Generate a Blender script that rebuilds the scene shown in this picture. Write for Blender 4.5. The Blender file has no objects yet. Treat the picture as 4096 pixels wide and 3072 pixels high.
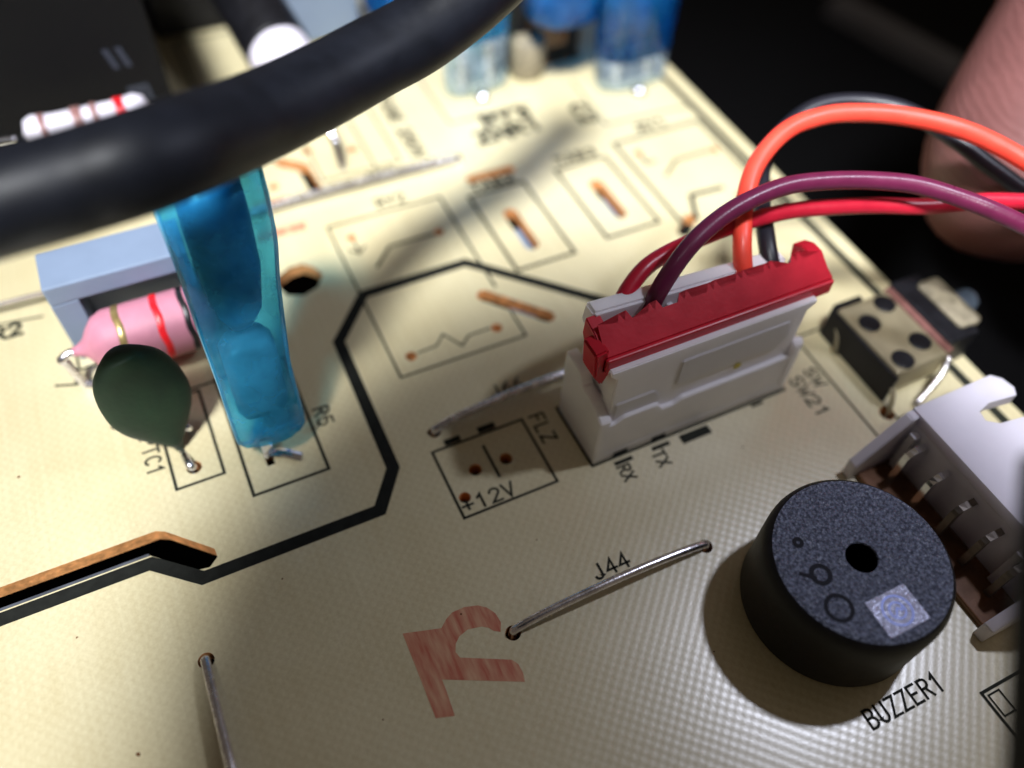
import bpy, bmesh, math, random
from mathutils import Vector, Matrix
random.seed(4)
# 1 Blender unit = 1 cm. The board's top surface is z = 0, x runs along the jumpers, y away from the viewer.
scene = bpy.context.scene
C = scene.collection

# ------------------------------------------------------------------ camera
cam_d = bpy.data.cameras.new('camera'); cam = bpy.data.objects.new('camera', cam_d); C.objects.link(cam)
right = Vector((0.902652, -0.428836, 0.036322)); down = Vector((-0.320936, -0.726952, -0.607076)); fwd = Vector((0.286740, 0.536321, -0.793813))
m = Matrix.Identity(4)
for i in range(3):
    m[i][0] = right[i]; m[i][1] = -down[i]; m[i][2] = -fwd[i]
m.translation = Vector((0, 0, 5.36)); cam.matrix_world = m
cam_d.sensor_width = 36; cam_d.lens = 29.466; cam_d.clip_start = 0.05; cam_d.clip_end = 400
cam_d.dof.use_dof = True; cam_d.dof.focus_distance = 5.5; cam_d.dof.aperture_fstop = 0.15
scene.camera = cam
# ------------------------------------------------------------------ light
w = bpy.data.worlds.new('World'); scene.world = w; w.use_nodes = True
w.node_tree.nodes['Background'].inputs[0].default_value = (1.0, 0.80, 0.60, 1)
w.node_tree.nodes['Background'].inputs[1].default_value = 0.092
def lamp(name, kind, loc, target, energy, color, **kw):
    d = bpy.data.lights.new(name, kind); o = bpy.data.objects.new(name, d); C.objects.link(o)
    d.energy = energy; d.color = color
    for k, v in kw.items(): setattr(d, k, v)
    o.location = loc; o.rotation_euler = (Vector(target) - Vector(loc)).to_track_quat('-Z', 'Y').to_euler()
    return o
# handheld torch far behind the viewer's left shoulder, its beam centred on the far right of the board
lamp('torch_light', 'SPOT', (-17.0, -19.0, 60), (2.8, 5.6, 0), 860000, (0.95, 0.97, 1.0), spot_size=math.radians(14.2), spot_blend=1.0, shadow_soft_size=7.5)
# small cool lamp above the right edge: it makes the sheen round the buzzer and the buzzer's crisp shadow
lamp('small_lamp', 'POINT', (6.4, 1.93, 6.8), (2.5, 0.5, 0), 760, (0.80, 0.84, 1.0), shadow_soft_size=0.22)
scene.view_settings.view_transform = 'Standard'; scene.view_settings.look = 'None'
scene.view_settings.exposure = 0; scene.view_settings.gamma = 1
scene.cycles.max_bounces = 8; scene.cycles.use_denoising = True
scene.cycles.caustics_reflective = False; scene.cycles.caustics_refractive = False
scene.cycles.sample_clamp_indirect = 4

# ------------------------------------------------------------------ materials
def mat(name, col, rough=0.5, metal=0.0, spec=0.5, trans=0.0, sss=0.0, noise=0.0, nscale=8, bump=0.0, bscale=40, coat=0.0, aniso_stretch=None, speck=0.0, ior=1.45, alpha=1.0):
    mt = bpy.data.materials.new(name); mt.use_nodes = True
    nt = mt.node_tree; N = nt.nodes; Lk = nt.links; b = N['Principled BSDF']
    b.inputs['Base Color'].default_value = (*col, 1); b.inputs['Roughness'].default_value = rough
    b.inputs['Metallic'].default_value = metal; b.inputs['Specular IOR Level'].default_value = spec
    b.inputs['Transmission Weight'].default_value = trans; b.inputs['IOR'].default_value = ior
    b.inputs['Coat Weight'].default_value = coat; b.inputs['Alpha'].default_value = alpha
    if sss:
        b.inputs['Subsurface Weight'].default_value = sss; b.inputs['Subsurface Radius'].default_value = (1, 1, 1); b.inputs['Subsurface Scale'].default_value = 0.15
    tc = N.new('ShaderNodeTexCoord')
    src = tc.outputs['Object']
    if aniso_stretch:
        mp = N.new('ShaderNodeMapping'); mp.inputs['Scale'].default_value = aniso_stretch; Lk.new(src, mp.inputs['Vector']); src = mp.outputs[0]
    if noise:
        n = N.new('ShaderNodeTexNoise'); n.inputs['Scale'].default_value = nscale; n.inputs['Detail'].default_value = 5; Lk.new(src, n.inputs['Vector'])
        r = N.new('ShaderNodeValToRGB'); r.color_ramp.elements[0].position = 0.3; r.color_ramp.elements[1].position = 0.7
        lo = tuple(c * (1 - noise) for c in col); hi = tuple(min(1, c * (1 + noise)) for c in col)
        r.color_ramp.elements[0].color = (*lo, 1); r.color_ramp.elements[1].color = (*hi, 1)
        Lk.new(n.outputs['Fac'], r.inputs[0]); Lk.new(r.outputs[0], b.inputs['Base Color'])
        rr = N.new('ShaderNodeMapRange'); rr.inputs[3].default_value = max(0.03, rough - 0.08); rr.inputs[4].default_value = min(1, rough + 0.1)
        Lk.new(n.outputs['Fac'], rr.inputs[0]); Lk.new(rr.outputs[0], b.inputs['Roughness'])
    if bump:
        n2 = N.new('ShaderNodeTexNoise'); n2.inputs['Scale'].default_value = bscale; n2.inputs['Detail'].default_value = 4; Lk.new(src, n2.inputs['Vector'])
        bp = N.new('ShaderNodeBump'); bp.inputs['Strength'].default_value = bump; bp.inputs['Distance'].default_value = 0.02
        Lk.new(n2.outputs['Fac'], bp.inputs['Height']); Lk.new(bp.outputs[0], b.inputs['Normal'])
    return mt

def board_material():
    mt = bpy.data.materials.new('cream_laminate'); mt.use_nodes = True
    nt = mt.node_tree; N = nt.nodes; K = nt.links; b = N['Principled BSDF']
    tc = N.new('ShaderNodeTexCoord')
    def math_(op, a, bb=None):
        n = N.new('ShaderNodeMath'); n.operation = op
        for i, v in enumerate((a, bb)):
            if v is None: continue
            if isinstance(v, (int, float)): n.inputs[i].default_value = v
            else: K.new(v, n.inputs[i])
        return n.outputs[0]
    sep = N.new('ShaderNodeSeparateXYZ'); K.new(tc.outputs['Object'], sep.inputs[0])
    # slight waviness of the yarns
    nz = N.new('ShaderNodeTexNoise'); nz.inputs['Scale'].default_value = 2.2; K.new(tc.outputs['Object'], nz.inputs['Vector'])
    wob = math_('MULTIPLY', math_('SUBTRACT', nz.outputs['Fac'], 0.5), 1.2)
    kx = 2 * math.pi / 0.078; ky = 2 * math.pi / 0.078
    sx = math_('SINE', math_('ADD', math_('MULTIPLY', sep.outputs[0], kx), wob))
    sy = math_('SINE', math_('ADD', math_('MULTIPLY', sep.outputs[1], ky), wob))
    weave = math_('MULTIPLY', sx, sy)
    # long faint streaks along y, blotches, fine speckle
    mp = N.new('ShaderNodeMapping'); mp.inputs['Scale'].default_value = (34, 1.3, 1); K.new(tc.outputs['Object'], mp.inputs['Vector'])
    st = N.new('ShaderNodeTexNoise'); st.inputs['Scale'].default_value = 1; st.inputs['Detail'].default_value = 3; K.new(mp.outputs[0], st.inputs['Vector'])
    bl = N.new('ShaderNodeTexNoise'); bl.inputs['Scale'].default_value = 1.1; bl.inputs['Detail'].default_value = 3; K.new(tc.outputs['Object'], bl.inputs['Vector'])
    sp = N.new('ShaderNodeTexNoise'); sp.inputs['Scale'].default_value = 55; sp.inputs['Detail'].default_value = 2; K.new(tc.outputs['Object'], sp.inputs['Vector'])
    f = math_('ADD', math_('MULTIPLY', st.outputs['Fac'], 0.28), math_('ADD', math_('MULTIPLY', bl.outputs['Fac'], 0.45), math_('MULTIPLY', sp.outputs['Fac'], 0.38)))
    f = math_('ADD', f, math_('MULTIPLY', weave, 0.055))
    r = N.new('ShaderNodeValToRGB'); r.color_ramp.elements[0].position = 0.42; r.color_ramp.elements[1].position = 0.74
    r.color_ramp.elements[0].color = (0.61, 0.525, 0.30, 1); r.color_ramp.elements[1].color = (0.75, 0.68, 0.44, 1)
    K.new(f, r.inputs[0]); K.new(r.outputs[0], b.inputs['Base Color'])
    b.inputs['Roughness'].default_value = 0.33; b.inputs['Specular IOR Level'].default_value = 1.0; b.inputs['IOR'].default_value = 1.7; b.inputs['Coat Weight'].default_value = 1.0; b.inputs['Coat IOR'].default_value = 1.65; b.inputs['Coat Roughness'].default_value = 0.27
    mixh = math_('ADD', math_('MULTIPLY', weave, 0.5), math_('MULTIPLY', sp.outputs['Fac'], 0.5))
    bp = N.new('ShaderNodeBump'); bp.inputs['Strength'].default_value = 0.25; bp.inputs['Distance'].default_value = 0.003
    K.new(mixh, bp.inputs['Height']); K.new(bp.outputs[0], b.inputs['Normal']); bq = N.new('ShaderNodeBump'); bq.inputs['Strength'].default_value = 0.24; bq.inputs['Distance'].default_value = 0.003; K.new(mixh, bq.inputs['Height']); K.new(bq.outputs[0], b.inputs['Coat Normal'])
    return mt
M = {}
M['board'] = board_material()
M['core'] = mat('brown_laminate_core', (0.74, 0.34, 0.12), 0.7, noise=0.35, nscale=14, bump=0.4)
M['ink'] = mat('black_legend_ink', (0.020, 0.022, 0.016), 0.7, spec=0.2, noise=0.4, nscale=30)
M['thick_ink'] = mat('black_guard_band_ink', (0.012, 0.013, 0.011), 0.7, spec=0.15, noise=0.3, nscale=12, bump=0.15, bscale=60)
def red_ink():
    mt = mat('thin_red_ink', (0.52, 0.105, 0.06), 0.4)
    N = mt.node_tree.nodes; K = mt.node_tree.links; b = N['Principled BSDF']
    tc = N.new('ShaderNodeTexCoord'); mp = N.new('ShaderNodeMapping'); mp.inputs['Scale'].default_value = (24, 4, 1)
    n = N.new('ShaderNodeTexNoise'); n.inputs['Scale'].default_value = 1; n.inputs['Detail'].default_value = 4
    K.new(tc.outputs['Object'], mp.inputs[0]); K.new(mp.outputs[0], n.inputs['Vector'])
    r = N.new('ShaderNodeValToRGB'); r.color_ramp.elements[0].position = 0.33; r.color_ramp.elements[1].position = 0.7
    r.color_ramp.elements[0].color = (0.50, 0.14, 0.085, 1); r.color_ramp.elements[1].color = (0.66, 0.38, 0.23, 1)
    K.new(n.outputs['Fac'], r.inputs[0]); K.new(r.outputs[0], b.inputs['Base Color']); return mt
M['red_ink'] = red_ink()
M['tin'] = mat('tinned_wire', (0.78, 0.76, 0.82), 0.26, metal=1.0, noise=0.25, nscale=12, bump=0.12, bscale=30, aniso_stretch=(1, 1, 1))
M['dimmed_tin'] = mat('dimmed_tin', (0.22, 0.19, 0.17), 0.45, metal=0.7, noise=0.3)
M['brown_strip'] = mat('reddish_brown_strip', (0.16, 0.07, 0.06), 0.45, noise=0.3)
M['slot_metal'] = mat('dull_slot_metal', (0.10, 0.11, 0.14), 0.4, metal=0.4, noise=0.3)
M['mark'] = mat('dark_moulded_mark', (0.012, 0.013, 0.02), 0.7, spec=0.2, noise=0.3)
M['solder'] = mat('bright_solder', (0.85, 0.86, 0.92), 0.12, metal=1.0)
M['black_plastic'] = mat('black_plastic', (0.006, 0.006, 0.008), 0.45, spec=0.35, noise=0.3, bump=0.1, bscale=60)
M['cable'] = mat('black_cable_jacket', (0.0045, 0.0055, 0.009), 0.48, spec=0.25, noise=0.25, nscale=5, bump=0.1, bscale=12)
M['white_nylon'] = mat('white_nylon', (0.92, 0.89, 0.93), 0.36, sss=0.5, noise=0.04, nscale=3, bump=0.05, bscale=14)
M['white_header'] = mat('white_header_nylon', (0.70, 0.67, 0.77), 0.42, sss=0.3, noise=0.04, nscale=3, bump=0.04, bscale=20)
M['red_plastic'] = mat('dark_red_plastic', (0.56, 0.012, 0.03), 0.38, noise=0.12, nscale=5, bump=0.06, bscale=30)
M['orange_wire'] = mat('orange_insulation', (0.92, 0.075, 0.045), 0.36, noise=0.06, bump=0.05, bscale=60, sss=0.1)
M['purple_wire'] = mat('purple_insulation', (0.13, 0.014, 0.052), 0.3, noise=0.12, bump=0.07, bscale=60)
M['red_wire'] = mat('red_insulation', (0.52, 0.012, 0.035), 0.32, noise=0.1, bump=0.06, bscale=60)
M['black_wire'] = mat('black_insulation', (0.012, 0.012, 0.018), 0.4, bump=0.06, bscale=60)
def film(name, col, tint, fac, rough=0.2, nscale=3.0, bump=0.35):
    mt = mat(name, col, rough, noise=0.3, nscale=nscale, bump=bump, bscale=5)
    N = mt.node_tree.nodes; K = mt.node_tree.links; b = N['Principled BSDF']; out = [n for n in N if n.type == 'OUTPUT_MATERIAL'][0]
    tr = N.new('ShaderNodeBsdfTransparent'); tr.inputs[0].default_value = (*tint, 1); mx = N.new('ShaderNodeMixShader')
    tc = N.new('ShaderNodeTexCoord'); n = N.new('ShaderNodeTexNoise'); n.inputs['Scale'].default_value = 4.5; n.inputs['Detail'].default_value = 4; K.new(tc.outputs['Object'], n.inputs['Vector'])
    mr = N.new('ShaderNodeMapRange'); mr.inputs[1].default_value = 0.3; mr.inputs[2].default_value = 0.7; mr.inputs[3].default_value = fac - 0.16; mr.inputs[4].default_value = fac + 0.16; K.new(n.outputs['Fac'], mr.inputs[0])
    K.new(mr.outputs[0], mx.inputs[0]); K.new(b.outputs[0], mx.inputs[1]); K.new(tr.outputs[0], mx.inputs[2]); K.new(mx.outputs[0], out.inputs['Surface'])
    return mt
M['blue_sleeve'] = film('translucent_blue_sleeve', (0.03, 0.30, 0.56), (0.30, 0.76, 0.94), 0.62, 0.10)
M['blue_deep'] = film('deep_blue_sleeve', (0.008, 0.13, 0.40), (0.12, 0.50, 0.85), 0.42, 0.22)
M['clear_sleeve'] = film('clear_sleeve', (0.45, 0.55, 0.62), (0.88, 0.93, 0.95), 0.75, 0.12)
M['seam'] = film('pale_sleeve_edge', (0.32, 0.60, 0.72), (0.7, 0.9, 0.95), 0.45)
M['blue_core'] = mat('dark_blue_disc', (0.03, 0.17, 0.36), 0.25, noise=0.4, nscale=4, bump=0.4, bscale=6)
M['grey_core'] = mat('grey_potted_core', (0.26, 0.30, 0.33), 0.4, noise=0.35, nscale=4, bump=0.3, bscale=6)
M['green_disc'] = mat('green_epoxy', (0.008, 0.024, 0.010), 0.62, noise=0.3, nscale=4, bump=0.15, bscale=25)
M['holder'] = mat('grey_blue_plastic', (0.20, 0.26, 0.37), 0.42, noise=0.06, nscale=3, bump=0.05, bscale=30)
M['pink'] = mat('pink_ceramic', (0.50, 0.20, 0.27), 0.5, noise=0.10, nscale=6, bump=0.1, bscale=20)
M['band_gold'] = mat('gold_band', (0.40, 0.29, 0.12), 0.3, metal=0.6, noise=0.3, nscale=14)
M['band_red'] = mat('red_band', (0.75, 0.012, 0.02), 0.35, noise=0.15, nscale=14)
M['band_black'] = mat('black_band', (0.01, 0.01, 0.012), 0.35, noise=0.3, nscale=14)
M['band_brown'] = mat('brown_band', (0.28, 0.14, 0.13), 0.4)
M['white_ceramic'] = mat('white_ceramic', (0.72, 0.68, 0.78), 0.5, noise=0.05)
M['print_white'] = mat('pale_print', (0.03, 0.037, 0.06), 0.6)
M['cream_metal'] = mat('dull_tinplate', (0.28, 0.24, 0.15), 0.45, metal=0.35, noise=0.2, nscale=5, bump=0.1)
M['cream_plastic'] = mat('cream_plunger', (0.22, 0.19, 0.13), 0.6, noise=0.4, nscale=12)
M['smoke_plastic'] = mat('smoky_clear_plastic', (0.10, 0.13, 0.17), 0.25, trans=0.3)
M['dark_room'] = mat('black_bench', (0.0025, 0.0025, 0.003), 0.85, spec=0.1)
M['grey_rail'] = mat('dull_grey_rail', (0.06, 0.052, 0.05), 0.7, noise=0.2)
M['skin'] = mat('skin', (0.19, 0.078, 0.072), 0.5, sss=0.3, noise=0.14, nscale=1.6)
M['nail'] = mat('nail', (0.62, 0.38, 0.34), 0.25)
M['glue'] = mat('translucent_brown_flux', (0.14, 0.06, 0.025), 0.25, noise=0.4, nscale=6)
M['yellow'] = mat('yellow_mark', (0.62, 0.50, 0.03), 0.5)
M['hole_black'] = mat('deep_black', (0.002, 0.002, 0.002), 0.9, spec=0.0)
def skin_ridges():
    mt = M['skin']; N = mt.node_tree.nodes; K = mt.node_tree.links; b = N['Principled BSDF']
    tc = N.new('ShaderNodeTexCoord'); wv = N.new('ShaderNodeTexWave'); wv.inputs['Scale'].default_value = 5.2; wv.inputs['Distortion'].default_value = 5.0
    wv.inputs['Detail Scale'].default_value = 0.6; wv.bands_direction = 'Z'
    K.new(tc.outputs['Object'], wv.inputs['Vector'])
    bp = N.new('ShaderNodeBump'); bp.inputs['Strength'].default_value = 0.4; bp.inputs['Distance'].default_value = 0.006
    K.new(wv.outputs['Fac'], bp.inputs['Height']); K.new(bp.outputs[0], b.inputs['Normal'])
skin_ridges()
def sparkle_material():
    mt = mat('speckled_black_top', (0.03, 0.035, 0.06), 0.42, spec=0.5)
    N = mt.node_tree.nodes; K = mt.node_tree.links; b = N['Principled BSDF']
    tc = N.new('ShaderNodeTexCoord')
    n = N.new('ShaderNodeTexNoise'); n.inputs['Scale'].default_value = 42; n.inputs['Detail'].default_value = 3; K.new(tc.outputs['Object'], n.inputs['Vector'])
    v = N.new('ShaderNodeTexVoronoi'); v.inputs['Scale'].default_value = 52; K.new(tc.outputs['Object'], v.inputs['Vector'])
    r = N.new('ShaderNodeValToRGB'); r.color_ramp.elements[0].position = 0.38; r.color_ramp.elements[1].position = 0.72
    r.color_ramp.elements[0].color = (0.055, 0.065, 0.10, 1); r.color_ramp.elements[1].color = (0.20, 0.23, 0.33, 1)
    K.new(n.outputs['Fac'], r.inputs[0]); K.new(r.outputs[0], b.inputs['Base Color'])
    bp = N.new('ShaderNodeBump'); bp.inputs['Strength'].default_value = 0.9; bp.inputs['Distance'].default_value = 0.012
    K.new(v.outputs['Distance'], bp.inputs['Height']); K.new(bp.outputs[0], b.inputs['Normal'])
    return mt
M['buzzer_top'] = sparkle_material()
def foil_material():
    mt = mat('silver_foil_label', (0.66, 0.70, 0.95), 0.3, metal=0.35)
    N = mt.node_tree.nodes; K = mt.node_tree.links; b = N['Principled BSDF']
    tc = N.new('ShaderNodeTexCoord'); v = N.new('ShaderNodeTexVoronoi'); v.inputs['Scale'].default_value = 60; K.new(tc.outputs['Object'], v.inputs['Vector'])
    bp = N.new('ShaderNodeBump'); bp.inputs['Strength'].default_value = 0.8; bp.inputs['Distance'].default_value = 0.01
    K.new(v.outputs['Distance'], bp.inputs['Height']); K.new(bp.outputs[0], b.inputs['Normal']); return mt
M['foil'] = foil_material()
M['foil_print'] = mat('grey_blue_print', (0.10, 0.13, 0.32), 0.4, metal=0.3)

# ------------------------------------------------------------------ mesh helpers
def link(name, me, m_=None, parent=None, smooth=False):
    o = bpy.data.objects.new(name, me); C.objects.link(o)
    if m_ is not None:
        for x in (m_ if isinstance(m_, (list, tuple)) else [m_]): me.materials.append(M[x])
    if parent is not None: o.parent = parent
    if smooth:
        for p in me.polygons: p.use_smooth = True
    return o
def obj(name, bm, m_=None, parent=None, smooth=False):
    bmesh.ops.recalc_face_normals(bm, faces=bm.faces)
    me = bpy.data.meshes.new(name); bm.to_mesh(me); bm.free()
    return link(name, me, m_, parent, smooth)
def thing(name, label, cat, group=None, loc=(0, 0, 0)):
    o = bpy.data.objects.new(name, None); C.objects.link(o); o.empty_display_size = 0.2; o.location = loc
    o['label'] = label; o['category'] = cat
    if group: o['group'] = group
    return o
def tag(o, label, cat, group=None):
    o['label'] = label; o['category'] = cat
    if group: o['group'] = group
    return o
def box(bm, x0, x1, y0, y1, z0, z1, bev=0.0, seg=2, mtx=None):
    r = bmesh.ops.create_cube(bm, size=1)
    vs = r['verts']
    for v in vs:
        v.co = Vector(((x0 + x1) / 2 + v.co.x * (x1 - x0), (y0 + y1) / 2 + v.co.y * (y1 - y0), (z0 + z1) / 2 + v.co.z * (z1 - z0)))
    es = set(e for v in vs for e in v.link_edges)
    if bev:
        r2 = bmesh.ops.bevel(bm, geom=list(es), offset=bev, segments=seg, affect='EDGES', profile=0.5)
        vs = list({v for f in r2['faces'] for v in f.verts} | {v for v in vs if v.is_valid})
    if mtx is not None: bmesh.ops.transform(bm, matrix=mtx, verts=[v for v in vs if v.is_valid])
    return bm
def one_box(name, dims, m_, parent, bev=0.01, mtx=None):
    bm = bmesh.new(); box(bm, *dims, bev=bev)
    if mtx is not None: bmesh.ops.transform(bm, matrix=mtx, verts=bm.verts)
    return obj(name, bm, m_, parent)
def prism(bm, pts, z0, z1, mtx=None):
    a = [bm.verts.new((x, y, z0)) for x, y in pts]; b = [bm.verts.new((x, y, z1)) for x, y in pts]
    n = len(pts); bm.faces.new(a[::-1]); bm.faces.new(b)
    for i in range(n): bm.faces.new((a[i], a[(i + 1) % n], b[(i + 1) % n], b[i]))
    if mtx is not None: bmesh.ops.transform(bm, matrix=mtx, verts=a + b)
def spline(pts, per=10):
    P = [Vector(p) for p in pts]
    if len(P) < 3: return [P[0].lerp(P[1], i / per) for i in range(per + 1)]
    Q = [P[0] * 2 - P[1]] + P + [P[-1] * 2 - P[-2]]; out = []
    for i in range(1, len(Q) - 2):
        p0, p1, p2, p3 = Q[i - 1:i + 3]
        for k in range(per):
            t = k / per
            out.append(0.5 * ((2 * p1) + (p2 - p0) * t + (2 * p0 - 5 * p1 + 4 * p2 - p3) * t * t + (3 * p1 - p0 - 3 * p2 + p3) * t ** 3))
    out.append(P[-1]); return out
def tube(bm, path, rad, n=16, cap=True, flat=1.0):
    P = [Vector(p) for p in path]; rings = []; up = None
    for i, p in enumerate(P):
        t = (P[min(i + 1, len(P) - 1)] - P[max(i - 1, 0)]).normalized()
        if up is None: up = t.orthogonal().normalized()
        else: up = (up - t * up.dot(t)).normalized()
        s = t.cross(up); r = rad[i] if isinstance(rad, (list, tuple)) else rad
        rings.append([bm.verts.new(p + (up * math.cos(a) + s * math.sin(a) * flat) * r) for a in [2 * math.pi * k / n for k in range(n)]])
    for a, b in zip(rings, rings[1:]):
        for k in range(n): bm.faces.new((a[k], a[(k + 1) % n], b[(k + 1) % n], b[k]))
    if cap: bm.faces.new(rings[0][::-1]); bm.faces.new(rings[-1])
def lathe(bm, prof, n=64, mtx=None, capb=True, capt=True):
    rings = [[bm.verts.new((r * math.cos(2 * math.pi * k / n), r * math.sin(2 * math.pi * k / n), z)) for k in range(n)] for r, z in prof]
    for a, b in zip(rings, rings[1:]):
        for k in range(n): bm.faces.new((a[k], a[(k + 1) % n], b[(k + 1) % n], b[k]))
    if capb: bm.faces.new(rings[0][::-1])
    if capt: bm.faces.new(rings[-1])
    if mtx is not None: bmesh.ops.transform(bm, matrix=mtx, verts=[v for r in rings for v in r])
def circle(cx, cy, r, n=20, ry=None):
    ry = ry or r
    return [(cx + r * math.cos(2 * math.pi * k / n), cy + ry * math.sin(2 * math.pi * k / n)) for k in range(n)]
def capsule(x0, y0, x1, y1, r, n=8):
    a = math.atan2(y1 - y0, x1 - x0); out = []
    for k in range(n + 1): t = a - math.pi / 2 + math.pi * k / n; out.append((x1 + r * math.cos(t), y1 + r * math.sin(t)))
    for k in range(n + 1): t = a + math.pi / 2 + math.pi * k / n; out.append((x0 + r * math.cos(t), y0 + r * math.sin(t)))
    return out
def holed_sheet(outline, holes, z0, z1):
    """mesh of a flat sheet with through holes"""
    cu = bpy.data.curves.new('tmp', 'CURVE'); cu.dimensions = '2D'; cu.fill_mode = 'BOTH'; cu.extrude = (z1 - z0) / 2
    for P in [outline] + holes:
        s = cu.splines.new('POLY'); s.points.add(len(P) - 1); s.use_cyclic_u = True
        for i, (x, y) in enumerate(P): s.points[i].co = (x, y, 0, 1)
    o = bpy.data.objects.new('tmp', cu); C.objects.link(o)
    dg = bpy.context.evaluated_depsgraph_get(); me = bpy.data.meshes.new_from_object(o.evaluated_get(dg))
    bpy.data.objects.remove(o); bpy.data.curves.remove(cu)
    me.transform(Matrix.Translation((0, 0, (z0 + z1) / 2)))
    return me
# printed legend: mitred ribbons a hair above the board
_z = [0.0]
INKZ = 0.0022
def ribbon(bm, pts, wd, closed=False, z=None):
    if z is None:
        _z[0] = (_z[0] + 0.00021) % 0.0019; z = INKZ + _z[0]
    P = [Vector((p[0], p[1], 0)) for p in pts]; n = len(P); Lf, Rt = [], []
    for i in range(n):
        a = P[(i - 1) % n] if (closed or i > 0) else None; b = P[(i + 1) % n] if (closed or i < n - 1) else None
        d1 = (P[i] - a).normalized() if a is not None else None; d2 = (b - P[i]).normalized() if b is not None else None
        if d1 is None: d1 = d2
        if d2 is None: d2 = d1
        t = d1 + d2
        t = t.normalized() if t.length > 1e-4 else d1
        nn = Vector((-t.y, t.x, 0)); k = wd / 2 / max(0.35, nn.dot(Vector((-d1.y, d1.x, 0))))
        e = Vector((0, 0, 0))
        if not closed and i == 0: e = -d2 * wd * 0.4
        if not closed and i == n - 1: e = d1 * wd * 0.4
        Lf.append(bm.verts.new(P[i] + e + nn * k + Vector((0, 0, z)))); Rt.append(bm.verts.new(P[i] + e - nn * k + Vector((0, 0, z))))
    for i in range(n if closed else n - 1):
        j = (i + 1) % n; bm.faces.new((Rt[i], Rt[j], Lf[j], Lf[i]))
def arc(cx, cy, rx, ry, a0, a1, n=8): return [(cx + rx * math.cos(math.radians(a0 + (a1 - a0) * k / n)), cy + ry * math.sin(math.radians(a0 + (a1 - a0) * k / n))) for k in range(n + 1)]
G = {   # single-stroke legend letters in a 0.6 x 1 cell
 'J': [[(.45, 1), (.45, .2)] + arc(.25, .2, .2, .2, 0, -180, 6)], '6': [[(.48, 1), (.2, .75), (.05, .4)] + arc(.28, .28, .23, .28, 170, 530, 14)],
 '4': [[(.42, 0), (.42, 1), (.02, .3), (.6, .3)]], 'F': [[(.05, 0), (.05, 1), (.55, 1)], [(.05, .52), (.45, .52)]], 'L': [[(.05, 1), (.05, 0), (.52, 0)]],
 'Z': [[(.03, 1), (.55, 1), (.03, 0), (.57, 0)]], '+': [[(.28, .2), (.28, .8)], [(0, .5), (.56, .5)]], '1': [[(.12, .78), (.32, 1), (.32, 0)]],
 '2': [arc(.28, .73, .25, .27, 170, -30, 8) + [(.04, 0), (.56, 0)]], 'V': [[(0, 1), (.28, 0), (.56, 1)]],
 'R': [[(.05, 0), (.05, 1), (.35, 1)] + arc(.33, .76, .22, .24, 90, -90, 6) + [(.05, .52)], [(.3, .5), (.57, 0)]],
 'X': [[(.02, 0), (.56, 1)], [(.02, 1), (.56, 0)]], 'T': [[(0, 1), (.58, 1)], [(.29, 1), (.29, 0)]],
 'S': [arc(.29, .75, .24, .25, 20, 250, 8) + arc(.29, .26, .26, .26, 90, -160, 8)[0:]], 'W': [[(-.02, 1), (.14, 0), (.3, .7), (.46, 0), (.62, 1)]],
 'P': [[(.05, 0), (.05, 1), (.35, 1)] + arc(.33, .74, .22, .26, 90, -90, 6) + [(.05, .48)]], 'C': [arc(.33, .5, .28, .5, 45, 315, 12)],
 '5': [[(.52, 1), (.1, 1), (.07, .58)] + arc(.28, .32, .26, .32, 130, -150, 10)], 'B': [[(.05, 0), (.05, 1), (.33, 1)] + arc(.31, .77, .2, .23, 90, -90, 6) + [(.05, .53)], [(.3, .53)] + arc(.31, .265, .25, .265, 90, -90, 6) + [(.05, 0)]],
 'U': [[(.05, 1), (.05, .28)] + arc(.29, .28, .24, .28, 180, 360, 8) + [(.53, 1)]], 'E': [[(.54, 1), (.05, 1), (.05, 0), (.56, 0)], [(.05, .53), (.45, .53)]],
 'Y': [[(0, 1), (.28, .5), (.56, 1)], [(.28, .5), (.28, 0)]], '8': [arc(.28, .76, .2, .24, 0, 360, 12), arc(.28, .26, .26, .26, 0, 360, 12)],
 'A': [[(0, 0), (.28, 1), (.56, 0)], [(.1, .35), (.46, .35)]], 'N': [[(.04, 0), (.04, 1), (.54, 0), (.54, 1)]], 'O': [arc(.29, .5, .27, .5, 0, 360, 14)], '3': [arc(.27, .75, .24, .25, 160, -80, 8) + arc(.27, .27, .27, .27, 80, -160, 8)],
'0': [arc(.29, .5, .26, .5, 0, 360, 14)], '(': [[(.4, 1.05), (.2, .7), (.2, .3), (.4, -.05)]], ')': [[(.1, 1.05), (.3, .7), (.3, .3), (.1, -.05)]], 'D': [[(.05, 0), (.05, 1), (.25, 1)] + arc(.22, .5, .33, .5, 90, -90, 8) + [(.05, 0)]], ' ': [],
}
def text(parent, s, x, y, h, adv, wd=0.017, down_=False, name='printed_text', tracking=None, mname='ink'):
    """h letter height, adv advance per letter; down_: the line runs towards the viewer, letter tops to +x"""
    bm = bmesh.new()
    sx = adv * 0.78 / 0.6
    for i, ch in enumerate(s):
        for st in G[ch]:
            pts = []
            for (px, py) in st:
                a = i * adv + px * sx; b = py * h
                pts.append((x + b, y - a) if down_ else (x + a, y + b))
            ribbon(bm, pts, wd)
    return obj(name, bm, mname, parent)

# ------------------------------------------------------------------ setting
bm = bmesh.new(); box(bm, -60, 90, -40, 110, -6.2, -6.0)
g = obj('ground', bm, 'dark_room'); g['kind'] = 'structure'
# dull grey rail lying on the dark bench, far right
bm = bmesh.new(); tube(bm, [(17.2, 15.5, -5.88), (19.2, 6.0, -5.88)], 0.42, n=4)
tag(obj('metal_rail', bm, 'grey_rail'), 'out-of-focus dull grey rail crossing the dark background behind the thumb', 'rail')

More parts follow.
